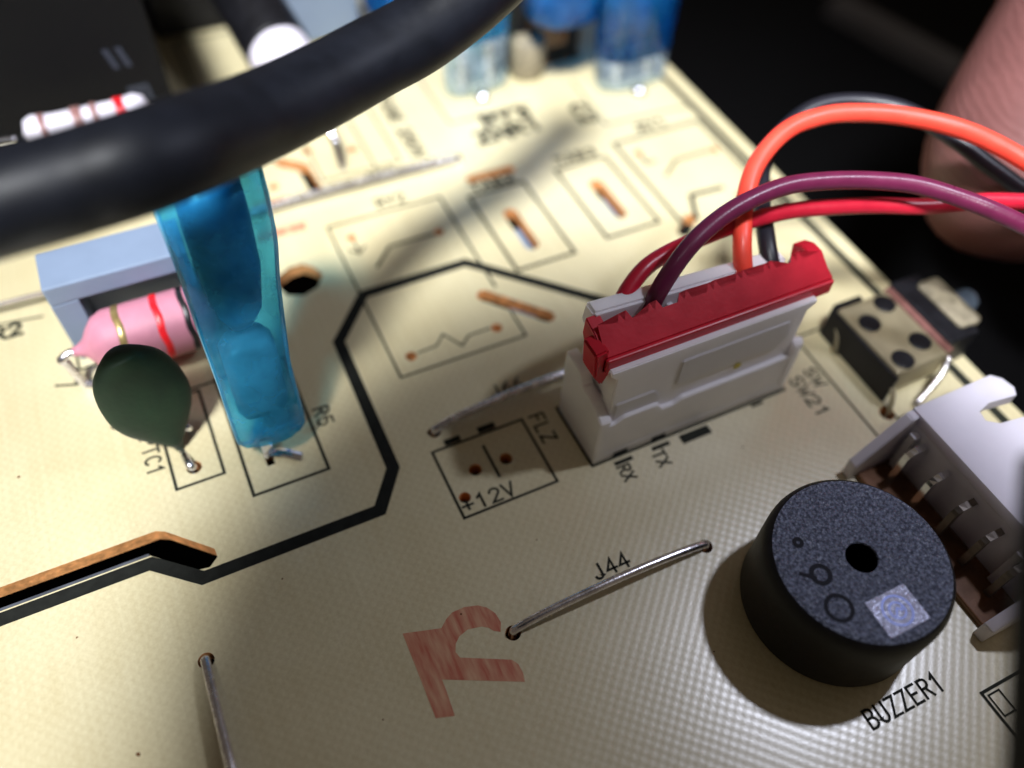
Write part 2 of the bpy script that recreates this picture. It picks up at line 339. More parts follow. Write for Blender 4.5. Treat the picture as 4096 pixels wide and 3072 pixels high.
# ------------------------------------------------------------------ the board
board = thing('circuit_board', 'cream circuit board with black legend, routed slots and drilled holes', 'circuit board')
outline = [(-9, -4), (5.57, -4), (5.57, 9.9), (-9, 9.9)]
holes = [
    [(-3.6, 3.42), (-3.6, 3.285), (-2.2, 3.285), (-0.965, 3.285), (-0.705, 3.05), (-0.62, 3.035), (-0.555, 3.09), (-0.56, 3.16), (-0.84, 3.43), (-0.90, 3.46), (-2.2, 3.46)][::1],
    capsule(2.13, 4.60, 2.53, 4.16, 0.065), capsule(2.80, 5.47, 2.80, 5.02, 0.072), capsule(3.77, 5.53, 3.77, 5.07, 0.072),
    capsule(2.66, 6.09, 3.08, 6.08, 0.055),
    [(0.95, 7.12), (0.98, 7.0), (1.14, 6.86), (1.16, 6.5), (1.22, 6.46), (1.28, 6.52), (1.26, 6.93), (1.04, 7.12)],
    [(0.52, 5.42), (0.56, 5.53), (0.68, 5.60), (0.80, 5.60), (0.88, 5.52), (0.93, 5.40), (0.84, 5.27), (0.70, 5.22), (0.57, 5.28)], circle(1.31, 5.75, 0.042), circle(2.08, 5.51, 0.046), circle(1.30, 4.215, 0.048), circle(2.075, 4.215, 0.048),
    circle(1.34, 3.005, 0.05), circle(1.59, 3.0, 0.05), circle(1.175, 2.82, 0.045),
    circle(1.06, 1.76, 0.052), circle(2.57, 1.76, 0.052), circle(1.19, 3.44, 0.05), circle(-0.79, 2.41, 0.052),
    circle(-0.54, 3.87, 0.055), [(-0.05, 3.66), (0.01, 3.66), (0.01, 3.84), (-0.05, 3.84)], circle(4.60, 2.83, 0.05), circle(4.56, 2.14, 0.065),
    capsule(-1.03, 4.86, -0.93, 4.84, 0.04), circle(5.18, 5.54, 0.045), circle(4.41, 5.8, 0.045), capsule(4.36, 4.74, 4.20, 4.60, 0.06),
    circle(5.02, 4.85, 0.04), circle(0.86, 6.72, 0.045), circle(1.31, 7.13, 0.05), circle(1.74, 6.98, 0.05), circle(4.77, 4.55, 0.04),
    circle(1.55, 6.72, 0.04),
    circle(4.13, 1.63, 0.05), circle(4.13, 1.39, 0.05), circle(4.13, 1.14, 0.05), circle(4.13, 0.89, 0.05), circle(4.13, 0.64, 0.05),
]
me = holed_sheet(outline, holes, -0.12, 0.0)
pl = link('laminate', me, ['board', 'core'], board)
for p in me.polygons: p.material_index = 0 if p.normal.z > 0.9 else 1
# black guard band printed round the high-voltage area
bm = bmesh.new()
guard = [(-6.5, 3.225), (-0.975, 3.225), (-0.68, 2.975), (0.58, 2.975), (0.79, 3.27), (0.81, 4.60), (1.175, 5.03), (2.14, 5.04), (3.9, 3.3)]
ribbon(bm, guard, 0.098, z=0.0016)
obj('guard_band', bm, 'thick_ink', board)
ins = bmesh.new(); box(ins, -7.0, -0.98, 3.303, 3.325, -0.16, -0.03); obj('slot_lining', ins, 'slot_metal', board)
for dims in ((2.70, 2.86, 4.97, 5.40, -0.30, -0.14), (3.67, 3.83, 5.02, 5.46, -0.30, -0.14), (2.05, 2.50, 4.05, 4.48, -0.30, -0.13)):
    one_box('slot_insert', dims, 'holder', board, 0.01)
def outline_part(pts, wd=0.02, closed=True):
    bm = bmesh.new(); ribbon(bm, pts, wd, closed); return obj('printed_outline', bm, 'ink', board)
def rect(x0, y0, x1, y1): return [(x0, y0), (x1, y0), (x1, y1), (x0, y1)]
outline_part([(1.15, 5.965), (2.27, 5.965), (2.265, 4.66)], 0.026, closed=False); outline_part([(2.265, 4.34), (2.265, 4.04), (1.145, 4.04), (1.15, 5.965)], closed=False)
outline_part(rect(2.53, 4.76, 3.12, 5.85), 0.033); outline_part(rect(3.49, 4.815, 4.06, 5.88), 0.033)
outline_part(rect(4.25, 4.42, 5.29, 6.03), 0.036)
outline_part(rect(1.105, 2.665, 1.855, 3.275))
outline_part(rect(2.155, 2.672, 3.94, 3.262))
outline_part(rect(-0.205, 3.455, 0.355, 4.62), 0.024)
outline_part(rect(-0.695, 3.73, -0.35, 4.56), 0.022)
outline_part([(-0.60, 4.60), (-0.1, 4.60), (-0.1, 5.0), (-1.2, 5.0)], closed=False)
outline_part([(5.3, 3.09), (4.36, 3.09), (4.34, 1.98), (4.40, 1.9)], closed=False)
outline_part([(4.62, 2.06), (5.35, 2.06), (5.35, 2.2)], closed=False)
outline_part([(4.60, 2.2), (4.60, 2.02)], closed=False)
outline_part([(-1.35, 5.05), (-1.2, 5.0), (-1.2, 5.2)], closed=False)
outline_part(rect(-1.16, 5.14, -0.02, 5.72))
outline_part([(-2.4, 6.35), (-1.75, 5.9), (-1.35, 5.85)], closed=False)
outline_part(rect(3.62, -0.75, 4.6, 0.15)); outline_part(rect(3.65, -0.02, 3.74, 0.12), 0.012)
outline_part(rect(1.86, 6.62, 2.12, 7.9)); outline_part(rect(1.32, 6.62, 1.86, 7.9))
outline_part([(3.75, 7.0), (2.82, 7.0), (2.82, 8.2)], closed=False)
outline_part([(4.38, 7.2), (4.33, 6.35), (5.35, 6.3)], closed=False)
outline_part(rect(0.52, 8.0, 1.3, 9.6), 0.03); outline_part(rect(2.0, 8.1, 2.5, 9.7), 0.03)
outline_part([(4.9, 5.0), (4.55, 5.02), (4.42, 4.72)], closed=False, wd=0.05); outline_part([(4.35, 4.42), (5.2, 4.42)], closed=False)
# schematic marks inside the relay outline
outline_part([(2.02, 5.50), (1.59, 5.50), (1.40, 5.30)], 0.03, closed=False)
outline_part([(1.315, 5.69), (1.31, 5.53)], 0.02, closed=False); outline_part([(1.24, 5.60), (1.31, 5.52), (1.385, 5.60)], 0.02, closed=False)
outline_part([(1.37, 4.225), (1.535, 4.235), (1.63, 4.33), (1.73, 4.15), (1.82, 4.23), (2.02, 4.235)], 0.018, closed=False)
outline_part([(5.12, 5.55), (4.71, 5.55), (4.49, 5.38)], 0.03, closed=False); outline_part([(4.41, 5.74), (4.40, 5.62), (4.50, 5.62)], 0.03, closed=False)
outline_part([(1.48, 3.17), (1.48, 2.88)], 0.022, closed=False)
def ink_block(x0, x1, y0, y1):
    bm = bmesh.new(); ribbon(bm, [(x0, (y0 + y1) / 2), (x1, (y0 + y1) / 2)], y1 - y0); return obj('printed_mark', bm, 'ink', board)
ink_block(2.93, 3.13, 2.56, 2.64); ink_block(1.24, 1.33, 3.29, 3.34); ink_block(1.52, 1.62, 3.29, 3.345); ink_block(2.33, 2.46, 2.60, 2.635); ink_block(2.66, 2.79, 2.60, 2.635)
ink_block(3.60, 3.69, 2.63, 2.655)
# dark scored line beside the right edge
bm = bmesh.new(); ribbon(bm, [(5.385, 9.8), (5.385, -3.9)], 0.085); obj('edge_line', bm, 'ink', board)
# smudged stamp print near the far sleeves
text(board, 'RY3', 3.15, 6.80, 0.2, 0.19, 0.06); text(board, 'ZNR1', 2.98, 6.56, 0.17, 0.19, 0.06)
text(board, 'J66', 1.745, 3.555, 0.105, 0.098); text(board, 'J44', 1.745, 1.855, 0.105, 0.098)
text(board, 'FLZ', 1.915, 3.275, 0.115, 0.098, down_=True); text(board, '+12V', 1.13, 2.695, 0.11, 0.108, 0.018)
text(board, 'RX', 2.315, 2.585, 0.10, 0.075, 0.017, down_=True); text(board, 'TX', 2.62, 2.585, 0.10, 0.075, 0.017, down_=True)
text(board, 'SW21', 4.03, 2.74, 0.115, 0.108, 0.017, down_=True); text(board, 'SW', 4.20, 2.77, 0.105, 0.105, 0.017, down_=True)
text(board, 'R5', 0.405, 4.02, 0.115, 0.1, 0.018, down_=True); text(board, 'PTC1', -0.855, 4.27, 0.11, 0.092, 0.018, down_=True)
text(board, 'BUZZER1', 2.83, 0.27, 0.115, 0.089, 0.0165); text(board, 'RY2', 1.68, 6.03, 0.13, 0.1, 0.022)
text(board, 'TAB2', 2.60, 5.90, 0.11, 0.12, 0.03); text(board, 'TAB3', 3.56, 5.94, 0.12, 0.12, 0.03); text(board, 'RY1', 4.62, 6.09, 0.13, 0.12, 0.03)
text(board, 'FUSE', 2.27, 7.75, 0.12, 0.135, 0.034, down_=True); text(board, '250V', 2.27, 7.1, 0.12, 0.135, 0.034, down_=True); text(board, 'R2', -1.75, 5.72, 0.13, 0.13, 0.035); text(board, 'R6', -1.02, 4.60, 0.1, 0.09, 0.02, down_=True)
text(board, 'C2', 4.13, 6.80, 0.16, 0.2, 0.05, down_=True)
text(board, 'NTC', 1.75, 6.47, 0.1, 0.1, 0.02)
# tiny dirt specks and stains on the surface
for (x, y, r_) in ((-1.28, 2.02, 0.014), (0.80, 2.02, 0.008), (-0.2, 2.75, 0.007), (2.2, 1.1, 0.006), (0.1, 1.6, 0.006), (4.42, 3.4, 0.012), (-1.7, 4.3, 0.012), (1.5, 2.3, 0.006), (3.3, 2.35, 0.007), (-1.5, 2.9, 0.008)):
    bm = bmesh.new(); n_ = 9; bm.faces.new([bm.verts.new((x + r_ * random.uniform(.6, 1.2) * math.cos(2 * math.pi * k / n_), y + r_ * random.uniform(.6, 1.2) * math.sin(2 * math.pi * k / n_), 0.0012)) for k in range(n_)])
    obj('speck', bm, 'glue', board)
# red overprint
def flat(pts, name, m_, parent, z=0.0011):
    bm = bmesh.new(); bm.faces.new([bm.verts.new((x, y, z)) for x, y in pts])
    bmesh.ops.triangulate(bm, faces=bm.faces[:]); return obj(name, bm, m_, parent)
flat([(.401, 2.057), (.645, 1.985), (.70, 2.03), (.75, 2.055), (.836, 2.056), (.925, 2.03), (.975, 1.99), (1.01, 1.93), (1.018, 1.86), (.988, 1.80), (.95, 1.825), (.926, 1.86), (.89, 1.885), (.80, 1.905), (.73, 1.885), (.69, 1.85), (.667, 1.80), (.68, 1.755), (.976, 1.604), (1.002, 1.56), (1.005, 1.50), (.992, 1.441), (.521, 1.674), (.518, 1.589), (.507, 1.436), (.395, 1.472)], 'red_print', 'red_ink', board)
flat([(0.55, 6.13), (0.99, 6.13), (0.97, 6.02), (0.5, 6.02)], 'red_print', 'red_ink', board); flat([(0.6, 6.55), (0.95, 6.53), (0.93, 6.47), (0.6, 6.46)], 'red_print', 'red_ink', board)
flat([(4.6, 4.68), (4.85, 4.66), (4.82, 4.5), (4.62, 4.5)], 'red_print', 'red_ink', board)

# ------------------------------------------------------------------ jumper wires
def jumper(label, pts, r=0.03, name='jumper_wire', mm='tin', group='bare jumper wires soldered in the board'):
    bm = bmesh.new(); tube(bm, spline(pts, 8), r, n=12)
    return tag(obj(name, bm, mm, None, True), label, 'jumper wire', group)
jumper('bare silver jumper wire beside the printed J44', [(1.06, 1.76, -0.14), (1.06, 1.76, 0.0), (1.10, 1.762, 0.055), (1.35, 1.765, 0.10), (1.8, 1.765, 0.125), (2.25, 1.765, 0.10), (2.52, 1.762, 0.055), (2.565, 1.76, 0.0), (2.57, 1.76, -0.14)], 0.029)
jumper('bare silver jumper wire under the printed J66, running behind the white connector', [(1.19, 3.44, -0.14), (1.19, 3.44, 0.0), (1.23, 3.443, 0.05), (1.5, 3.46, 0.09), (2.0, 3.48, 0.10), (2.6, 3.49, 0.09), (2.68, 3.49, 0.0), (2.69, 3.49, -0.14)], 0.031)
jumper('bare jumper wire running off the bottom edge of the photo', [(-0.79, 2.41, -0.14), (-0.79, 2.40, 0.0), (-0.79, 2.36, 0.045), (-0.79, 2.0, 0.08), (-0.79, 1.5, 0.09), (-0.79, 1.1, 0.05), (-0.79, 1.05, -0.1)], 0.031)
jumper('long pale jumper wire above the printed RY2', [(0.30, 6.36, -0.1), (0.30, 6.36, 0.02), (0.38, 6.36, 0.06), (1.2, 6.37, 0.09), (2.0, 6.37, 0.09), (2.6, 6.38, 0.06), (2.66, 6.38, 0.0), (2.66, 6.38, -0.1)], 0.032)
jumper('short bare wire end beside the grey holder at the left edge', [(-2.1, 6.1, -0.1), (-2.1, 6.1, 0.06), (-1.75, 6.02, 0.10), (-1.25, 6.0, 0.10), (-1.15, 6.0, 0.02)], 0.022, mm='dimmed_tin', group=None)

# ------------------------------------------------------------------ buzzer
bz = thing('buzzer', 'round black buzzer with speckled top and silver square label', 'buzzer', loc=(3.118, 1.08, 0))
T = None
bm = bmesh.new(); lathe(bm, [(0.585, 0.0), (0.60, 0.015), (0.60, 0.50), (0.597, 0.555), (0.585, 0.60), (0.565, 0.625), (0.553, 0.634)], 96, capt=False)
obj('body', bm, 'black_plastic', bz, True)
bm = bmesh.new(); lathe(bm, [(0.553, 0.634), (0.53, 0.640), (0.105, 0.640), (0.100, 0.630), (0.096, 0.35)], 96, capb=False, capt=True)
o = obj('top', bm, ['buzzer_top', 'hole_black'], bz)
for p in o.data.polygons:
    c = p.center; p.material_index = 1 if math.hypot(c.x, c.y) < 0.1 else 0
# the label stuck on the top, turned with the board axes
lab = obj('label', (lambda b: (box(b, -0.185, 0.115, -0.485, -0.245, 0.641, 0.6445), b)[1])(bmesh.new()), 'foil', bz)
bm = bmesh.new()
for r_, wd in ((0.092, 0.013), (0.05, 0.012)):
    ribbon(bm, [(-0.035 + r_ * math.cos(a), -0.365 + r_ * math.sin(a)) for a in [2 * math.pi * k / 28 for k in range(28)]], wd, True, z=0.6458)
ribbon(bm, [(-0.06, -0.39), (-0.03, -0.35), (-0.01, -0.375), (0.01, -0.35)], 0.012, z=0.6459)
obj('label_print', bm, 'foil_print', lab)
for cx, cy, r_, wd in ((-0.31, 0.015, 0.058, 0.030), (-0.345, -0.205, 0.080, 0.026), (-0.305, 0.25, 0.024, 0.026)):
    bm = bmesh.new(); ribbon(bm, [(cx + r_ * math.cos(a), cy + r_ * math.sin(a)) for a in [2 * math.pi * k / 24 for k in range(24)]], wd, True, z=0.6412)
    if cx == -0.31: ribbon(bm, [(-0.355, -0.01 + 0.02), (-0.42, 0.07)], 0.026, z=0.6415)
    obj('moulded_mark', bm, 'mark', bz)

# ------------------------------------------------------------------ header, plug and wires
hd = thing('header_socket', 'white upright header socket soldered behind the printed RX and TX', 'connector')
X0, X1, Y0, Y1 = 2.165, 3.925, 2.685, 3.25
bm = bmesh.new(); box(bm, X0, X1, Y0, Y1, 0.0, 0.10, 0.008); obj('base', bm, 'white_nylon', hd)
# end walls cut as profiles in the y-z plane
def yz_plate(pts, x0, x1, name, m_, parent):
    bm = bmesh.new()
    a = [bm.verts.new((x0, y, z)) for y, z in pts]; b = [bm.verts.new((x1, y, z)) for y, z in pts]; n = len(pts)
    bm.faces.new(a); bm.faces.new(b[::-1])
    for i in range(n): bm.faces.new((a[i], b[i], b[(i + 1) % n], a[(i + 1) % n]))
    bmesh.ops.recalc_face_normals(bm, faces=bm.faces)
    bmesh.ops.bevel(bm, geom=bm.edges[:], offset=0.008, segments=2, affect='EDGES')
    return obj(name, bm, m_, parent)
def xz_plate(pts, y0, y1, name, m_, parent, bev=0.008):
    bm = bmesh.new()
    a = [bm.verts.new((x, y0, z)) for x, z in pts]; b = [bm.verts.new((x, y1, z)) for x, z in pts]; n = len(pts)
    bm.faces.new(a); bm.faces.new(b[::-1])
    for i in range(n): bm.faces.new((a[i], b[i], b[(i + 1) % n], a[(i + 1) % n]))
    bmesh.ops.recalc_face_normals(bm, faces=bm.faces)
    if bev: bmesh.ops.bevel(bm, geom=bm.edges[:], offset=bev, segments=2, affect='EDGES')
    return obj(name, bm, m_, parent)
yz_plate([(Y0, 0.09), (Y1, 0.09), (Y1, 0.72), (3.02, 0.72), (2.98, 0.62), (2.82, 0.60), (Y0, 0.52)], X0, X0 + 0.09, 'end_wall', 'white_nylon', hd)
yz_plate([(Y0, 0.09), (Y1, 0.09), (Y1, 0.62), (2.95, 0.62), (2.90, 0.52), (2.80, 0.55), (2.72, 0.62), (Y0, 0.58)], X1 - 0.09, X1, 'end_wall', 'white_nylon', hd)
xz_plate([(X0 + 0.01, 0.09), (X1 - 0.01, 0.09), (X1 - 0.01, 0.48), (3.62, 0.46), (2.86, 0.46), (2.80, 0.42), (2.70, 0.42), (2.64, 0.50), (2.36, 0.50), (2.30, 0.46), (X0 + 0.01, 0.46)], Y0 + 0.003, Y0 + 0.075, 'front_wall', 'white_nylon', hd)
xz_plate([(X0 + 0.01, 0.09), (X1 - 0.01, 0.09), (X1 - 0.01, 0.62), (X0 + 0.01, 0.62)], Y1 - 0.075, Y1 - 0.003, 'rear_wall', 'white_nylon', hd)
for x in (2.34, 2.68):   # black blocks paint the shade of recesses at the standoff feet
    one_box('foot_gap_shade', (x, x + 0.12, Y0 - 0.004, Y0 + 0.02, 0.0, 0.05), 'black_plastic', hd, 0.0)
plug = thing('wire_plug', 'white plug housing with dark red comb retainer pushed into the header', 'connector')
xz_plate([(2.25, 0.12), (3.84, 0.12), (3.84, 0.95), (3.90, 1.0), (3.90, 1.04), (2.20, 1.04), (2.20, 1.0), (2.25, 0.95)], 2.722, 2.86, 'front_shell', 'white_nylon', plug)
xz_plate([(2.25, 0.12), (3.84, 0.12), (3.84, 1.16), (2.22, 1.28), (2.20, 1.12), (2.25, 1.05)], 3.06, 3.19, 'rear_shell', 'white_nylon', plug, 0.02)
one_box('housing', (2.27, 3.82, 2.85, 3.08, 0.12, 0.96), 'white_nylon', plug, 0.01)
for i in range(7):
    x = 2.36 + i * 0.235; one_box('cavity_wall', (x - 0.022, x + 0.022, 2.87, 3.07, 0.93, 1.13), 'white_nylon', plug, 0.006)
xz_plate([(2.28, 0.20), (2.62, 0.20), (2.66, 0.28), (2.66, 0.58), (2.60, 0.66), (2.28, 0.66)], 2.714, 2.73, 'raised_panel', 'white_nylon', plug, 0.012)
xz_plate([(2.78, 0.62), (3.66, 0.62), (3.76, 0.72), (3.70, 0.90), (2.78, 0.90)], 2.714, 2.73, 'raised_panel', 'white_nylon', plug, 0.012)
bm = bmesh.new(); prism(bm, circle(3.33, 0.57, 0.035, 12, 0.028), 0, 0.003, Matrix.Translation((0, 2.7135, 0)) @ Matrix.Rotation(math.radians(90), 4, 'X')); obj('yellow_mark', bm, 'yellow', plug)
# red retainer: sloped comb plate, front lip and hooked ends
ret = obj('retainer', (lambda b: (b))(bmesh.new()), 'red_plastic', plug)
bm = bmesh.new()
xs = [2.20]; teeth = [(2.20, 0.0)]
edge = [(2.20, 2.98)]
x = 2.34
rnd = random.Random(3)
while x < 3.80:
    edge += [(x, 2.955), (x + 0.03, 3.0), (x + 0.055, 2.955), (x + 0.085, 3.005), (x + 0.115, 2.955)]
    x += 0.235
edge += [(4.02, 2.965)]
front = [(4.05, 2.80), (2.18, 2.80)]
def ztop(y): return 1.13 + (y - 2.80) * 0.75
pts = edge + front
a = [bm.verts.new((x, y, ztop(y) - 0.075)) for x, y in pts]; b = [bm.verts.new((x, y, ztop(y))) for x, y in pts]
fa = bm.faces.new(a); fb = bm.faces.new(b[::-1])
for i in range(len(pts)): bm.faces.new((a[i], a[(i + 1) % len(pts)], b[(i + 1) % len(pts)], b[i]))
bmesh.ops.triangulate(bm, faces=[fa, fb]); bmesh.ops.recalc_face_normals(bm, faces=bm.faces)
box(bm, 2.18, 4.05, 2.765, 2.802, 1.0, 1.125, 0.012)
bm.to_mesh(ret.data); bm.free(); ret.data.update()
# spike at both ends of the retainer
yz_plate([(2.80, 1.13), (2.97, 1.25), (3.06, 1.25), (3.15, 1.20), (3.13, 1.10), (3.0, 1.04), (2.80, 1.0)], 3.93, 4.045, 'retainer_hook', 'red_plastic', plug)
yz_plate([(2.80, 1.12), (2.95, 1.22), (3.08, 1.25), (3.09, 1.1), (2.98, 0.88), (2.90, 0.86), (2.80, 0.98)], 2.165, 2.27, 'retainer_hook', 'red_plastic', plug)
xz_plate([(2.10, 1.18), (2.20, 1.20), (2.24, 0.94), (2.19, 0.82), (2.12, 0.94)], 2.80, 2.98, 'retainer_hook', 'red_plastic', plug, 0.015)
def P(u, v, d):   # point seen at photo coordinates (u, v of a 2212-px-wide picture) at depth d, used to place bent wires
    return Vector((0, 0, 5.36)) + (right * (u - 1106) / 1810.55 + down * (v - 829.5) / 1810.55 + fwd) * d
def wire(label, pts, r, m_, name='insulated_wire'):
    bm = bmesh.new(); tube(bm, spline(pts, 9), r, n=20)
    return tag(obj(name, bm, m_, None, True), label, 'wire', 'insulated wires leaving the plug')
wire('bright orange insulated wire arching highest from the plug', [(3.44, 3.02, 0.95), (3.45, 3.05, 1.12), P(1603, 520, 5.95), P(1610, 430, 6.05), P(1637, 350, 6.1), P(1700, 281, 6.12), P(1780, 250, 6.15), P(1860, 244, 6.15), P(1960, 252, 6.15), P(2070, 277, 6.12), P(2170, 321, 6.1), P(2300, 400, 6.05)], 0.068, 'orange_wire')
wire('black insulated wire running behind the orange one', [(3.69, 3.04, 0.95), (3.71, 3.07, 1.1), P(1656, 520, 6.12), P(1645, 430, 6.35), P(1650, 350, 6.5), P(1690, 285, 6.55), P(1760, 232, 6.55), P(1850, 219, 6.55), P(1950, 236, 6.5), P(2050, 292, 6.45), P(2130, 352, 6.4), P(2230, 425, 6.35), P(2330, 500, 6.3)], 0.066, 'black_wire')
wire('deep purple insulated wire crossing over the red wire', [(2.66, 3.04, 0.93), (2.66, 3.05, 1.08), P(1422, 630, 5.66), P(1475, 550, 5.62), P(1530, 492, 5.66), P(1600, 443, 5.72), P(1690, 404, 5.8), P(1780, 391, 5.85), P(1880, 390, 5.88), P(1980, 400, 5.88), P(2080, 430, 5.85), P(2160, 462, 5.82), P(2300, 530, 5.8)], 0.064, 'purple_wire')
wire('red insulated wire lowest of the wires from the plug', [(2.43, 3.04, 0.93), (2.43, 3.05, 1.05), P(1341, 655, 5.72), P(1385, 588, 5.76), P(1440, 548, 5.85), P(1520, 512, 5.95), P(1600, 483, 6.02), P(1700, 457, 6.08), P(1800, 447, 6.1), P(1900, 444, 6.12), P(2000, 446, 6.12), P(2090, 437, 6.12), P(2160, 434, 6.12), P(2300, 440, 6.1)], 0.060, 'red_wire')

# ------------------------------------------------------------------ right-angle header at the right edge
rh = thing('side_header', 'large white right-angle header with exposed pins at the right board edge', 'connector')
body = holed_sheet([(4.26, 0.40), (5.04, 0.40), (5.08, 0.44), (5.08, 1.40), (5.04, 1.46), (4.74, 1.50), (4.66, 1.56), (4.68, 1.64), (4.80, 1.67), (5.04, 1.64), (5.08, 1.70), (5.06, 1.80), (5.0, 1.86), (4.26, 1.86)], [], 0.50, 0.60)
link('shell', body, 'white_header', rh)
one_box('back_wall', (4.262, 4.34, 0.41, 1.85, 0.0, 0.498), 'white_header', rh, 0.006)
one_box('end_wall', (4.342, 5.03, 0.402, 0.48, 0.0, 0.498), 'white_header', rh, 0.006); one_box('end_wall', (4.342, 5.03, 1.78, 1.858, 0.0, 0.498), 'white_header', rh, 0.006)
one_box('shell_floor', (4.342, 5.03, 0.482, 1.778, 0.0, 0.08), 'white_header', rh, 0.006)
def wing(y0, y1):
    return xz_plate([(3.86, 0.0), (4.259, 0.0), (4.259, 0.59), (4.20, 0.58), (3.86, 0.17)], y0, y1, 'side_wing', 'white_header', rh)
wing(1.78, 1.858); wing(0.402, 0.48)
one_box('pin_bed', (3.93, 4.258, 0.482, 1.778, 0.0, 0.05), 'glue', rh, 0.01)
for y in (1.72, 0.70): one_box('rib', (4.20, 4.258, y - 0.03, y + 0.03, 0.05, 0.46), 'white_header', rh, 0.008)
for i, y in enumerate((1.63, 1.39, 1.14, 0.89, 0.64)):
    bm = bmesh.new(); tube(bm, [(4.13, y, -0.15), (4.13, y, 0.35), (4.135, y, 0.375), (4.15, y, 0.395), (4.175, y, 0.405), (4.28, y, 0.405)], 0.034, n=4); obj('pin', bm, 'solder' if i < 2 else 'dimmed_tin', rh)  # glints painted in: far two pins bright metal, the others toned down

# ------------------------------------------------------------------ tact switch
sw = thing('push_switch', 'right-angle push switch with black riveted dots hanging over the board edge', 'switch')
one_box('housing', (4.62, 5.18, 2.27, 3.02, 0.05, 0.33), 'cream_metal', sw, 0.03)
for (x, y) in ((5.02, 2.90), (4.76, 2.78), (5.01, 2.46), (4.75, 2.37)):
    bm = bmesh.new(); lathe(bm, [(0.092, 0.0), (0.092, 0.02), (0.08, 0.026)], 24, Matrix.Translation((x, y, 0.318))); obj('rivet', bm, 'black_plastic', sw)
one_box('front_block', (5.20, 5.52, 2.33, 3.06, 0.02, 0.36), 'black_plastic', sw, 0.02)
bm = bmesh.new(); box(bm, -0.12, 0.12, -0.27, 0.27, 0.0, 0.05, 0.045, 3, Matrix.Translation((5.50, 2.68, 0.33))); obj('plunger_guard', bm, 'cream_plastic', sw)
bm = bmesh.new(); lathe(bm, [(0.11, 0), (0.11, 0.32), (0.09, 0.36)], 24, Matrix.Translation((5.52, 2.72, 0.2)) @ Matrix.Rotation(math.radians(90), 4, 'Y')); obj('plunger', bm, 'smoke_plastic', sw)
for (y, y2) in ((2.985, 2.83), (2.30, 2.15)):
    bm = bmesh.new(); tube(bm, spline([(4.9, y, 0.18), (4.66, y, 0.20), (4.60, y2 + .05, 0.14), (4.58, y2, 0.02), (4.58, y2, -0.14)], 5), 0.035, n=8, flat=0.5); obj('mounting_leg', bm, 'cream_metal', sw, True)
one_box('side_flange', (4.585, 4.618, 2.24, 3.05, 0.0, 0.31), 'black_plastic', sw, 0.01); one_box('side_flange', (4.62, 4.9, 3.022, 3.07, 0.0, 0.33), 'black_plastic', sw, 0.01); one_box('top_strip', (5.125, 5.198, 2.28, 3.03, 0.2, 0.345), 'brown_strip', sw, 0.008)
bm = bmesh.new(); tube(bm, spline([(5.16, 2.26, 0.30), (5.05, 2.18, 0.18), (4.80, 2.10, 0.03)], 6), 0.028, n=8); obj('mounting_leg', bm, 'tin', sw, True)

# ------------------------------------------------------------------ sleeved disc components
def superloop(hx, hy, n=32, e=2.6):
    out = []
    for k in range(n):
        a = 2 * math.pi * k / n; c, s = math.cos(a), math.sin(a)
        out.append((hx * math.copysign(abs(c) ** (2 / e), c), hy * math.copysign(abs(s) ** (2 / e), s)))
    return out
def loft(sections, n=32, e=2.6, capb=True, capt=True, jitter=0.0, seed=1):
    """sections: (cx, cy, z, half x, half y)"""
    rnd = random.Random(seed); bm = bmesh.new(); rings = []
    for (cx, cy, z, hx, hy) in sections:
        rings.append([bm.verts.new((cx + px + rnd.uniform(-jitter, jitter), cy + py + rnd.uniform(-jitter, jitter), z)) for px, py in superloop(hx, hy, n, e)])
    for a, b in zip(rings, rings[1:]):
        for k in range(n): bm.faces.new((a[k], a[(k + 1) % n], b[(k + 1) % n], b[k]))
    if capb: bm.faces.new(rings[0][::-1])
    if capt: bm.faces.new(rings[-1])
    return bm
sl = thing('sleeved_fuse_resistor', 'tall part in translucent blue heat-shrink standing in the R5 outline', 'electronic component')
secs = [(0.06, 3.82, 0.17, 0.15, 0.08), (0.06, 3.82, 0.19, 0.215, 0.12), (0.06, 3.82, 0.25, 0.255, 0.165), (0.065, 3.85, 0.45, 0.26, 0.19), (0.075, 3.92, 0.80, 0.257, 0.20), (0.10, 4.03, 1.15, 0.28, 0.22), (0.13, 4.15, 1.42, 0.305, 0.25), (0.16, 4.25, 1.65, 0.33, 0.27), (0.17, 4.36, 1.9, 0.345, 0.27), (0.18, 4.45, 2.12, 0.34, 0.26), (0.18, 4.50, 2.22, 0.28, 0.18)]
o = obj('sleeve', loft(secs, e=2.4, jitter=0.006), 'blue_sleeve', sl, True)
obj('core', loft([(0.065, 3.86, 0.46, 0.15, 0.10), (0.07, 3.88, 0.52, 0.18, 0.12), (0.09, 3.98, 0.98, 0.18, 0.13), (0.095, 4.0, 1.05, 0.13, 0.10)], e=4), 'grey_core', sl, True)
obj('disc', loft([(0.10, 4.05, 1.12, 0.08, 0.06), (0.12, 4.10, 1.24, 0.15, 0.14), (0.14, 4.2, 1.5, 0.2, 0.18), (0.16, 4.32, 1.85, 0.21, 0.18), (0.17, 4.42, 2.08, 0.2, 0.16)], e=2.6), 'blue_core', sl, True)
bm = bmesh.new(); tube(bm, spline([(x + hx * 0.93, y - hy * 0.30, z) for x, y, z, hx, hy in secs], 4), 0.014, n=8); obj('seam', bm, 'seam', sl, True)
bm = bmesh.new(); tube(bm, spline([(x - hx * 0.93, y - hy * 0.30, z) for x, y, z, hx, hy in secs], 4), 0.014, n=8); obj('seam', bm, 'seam', sl, True)
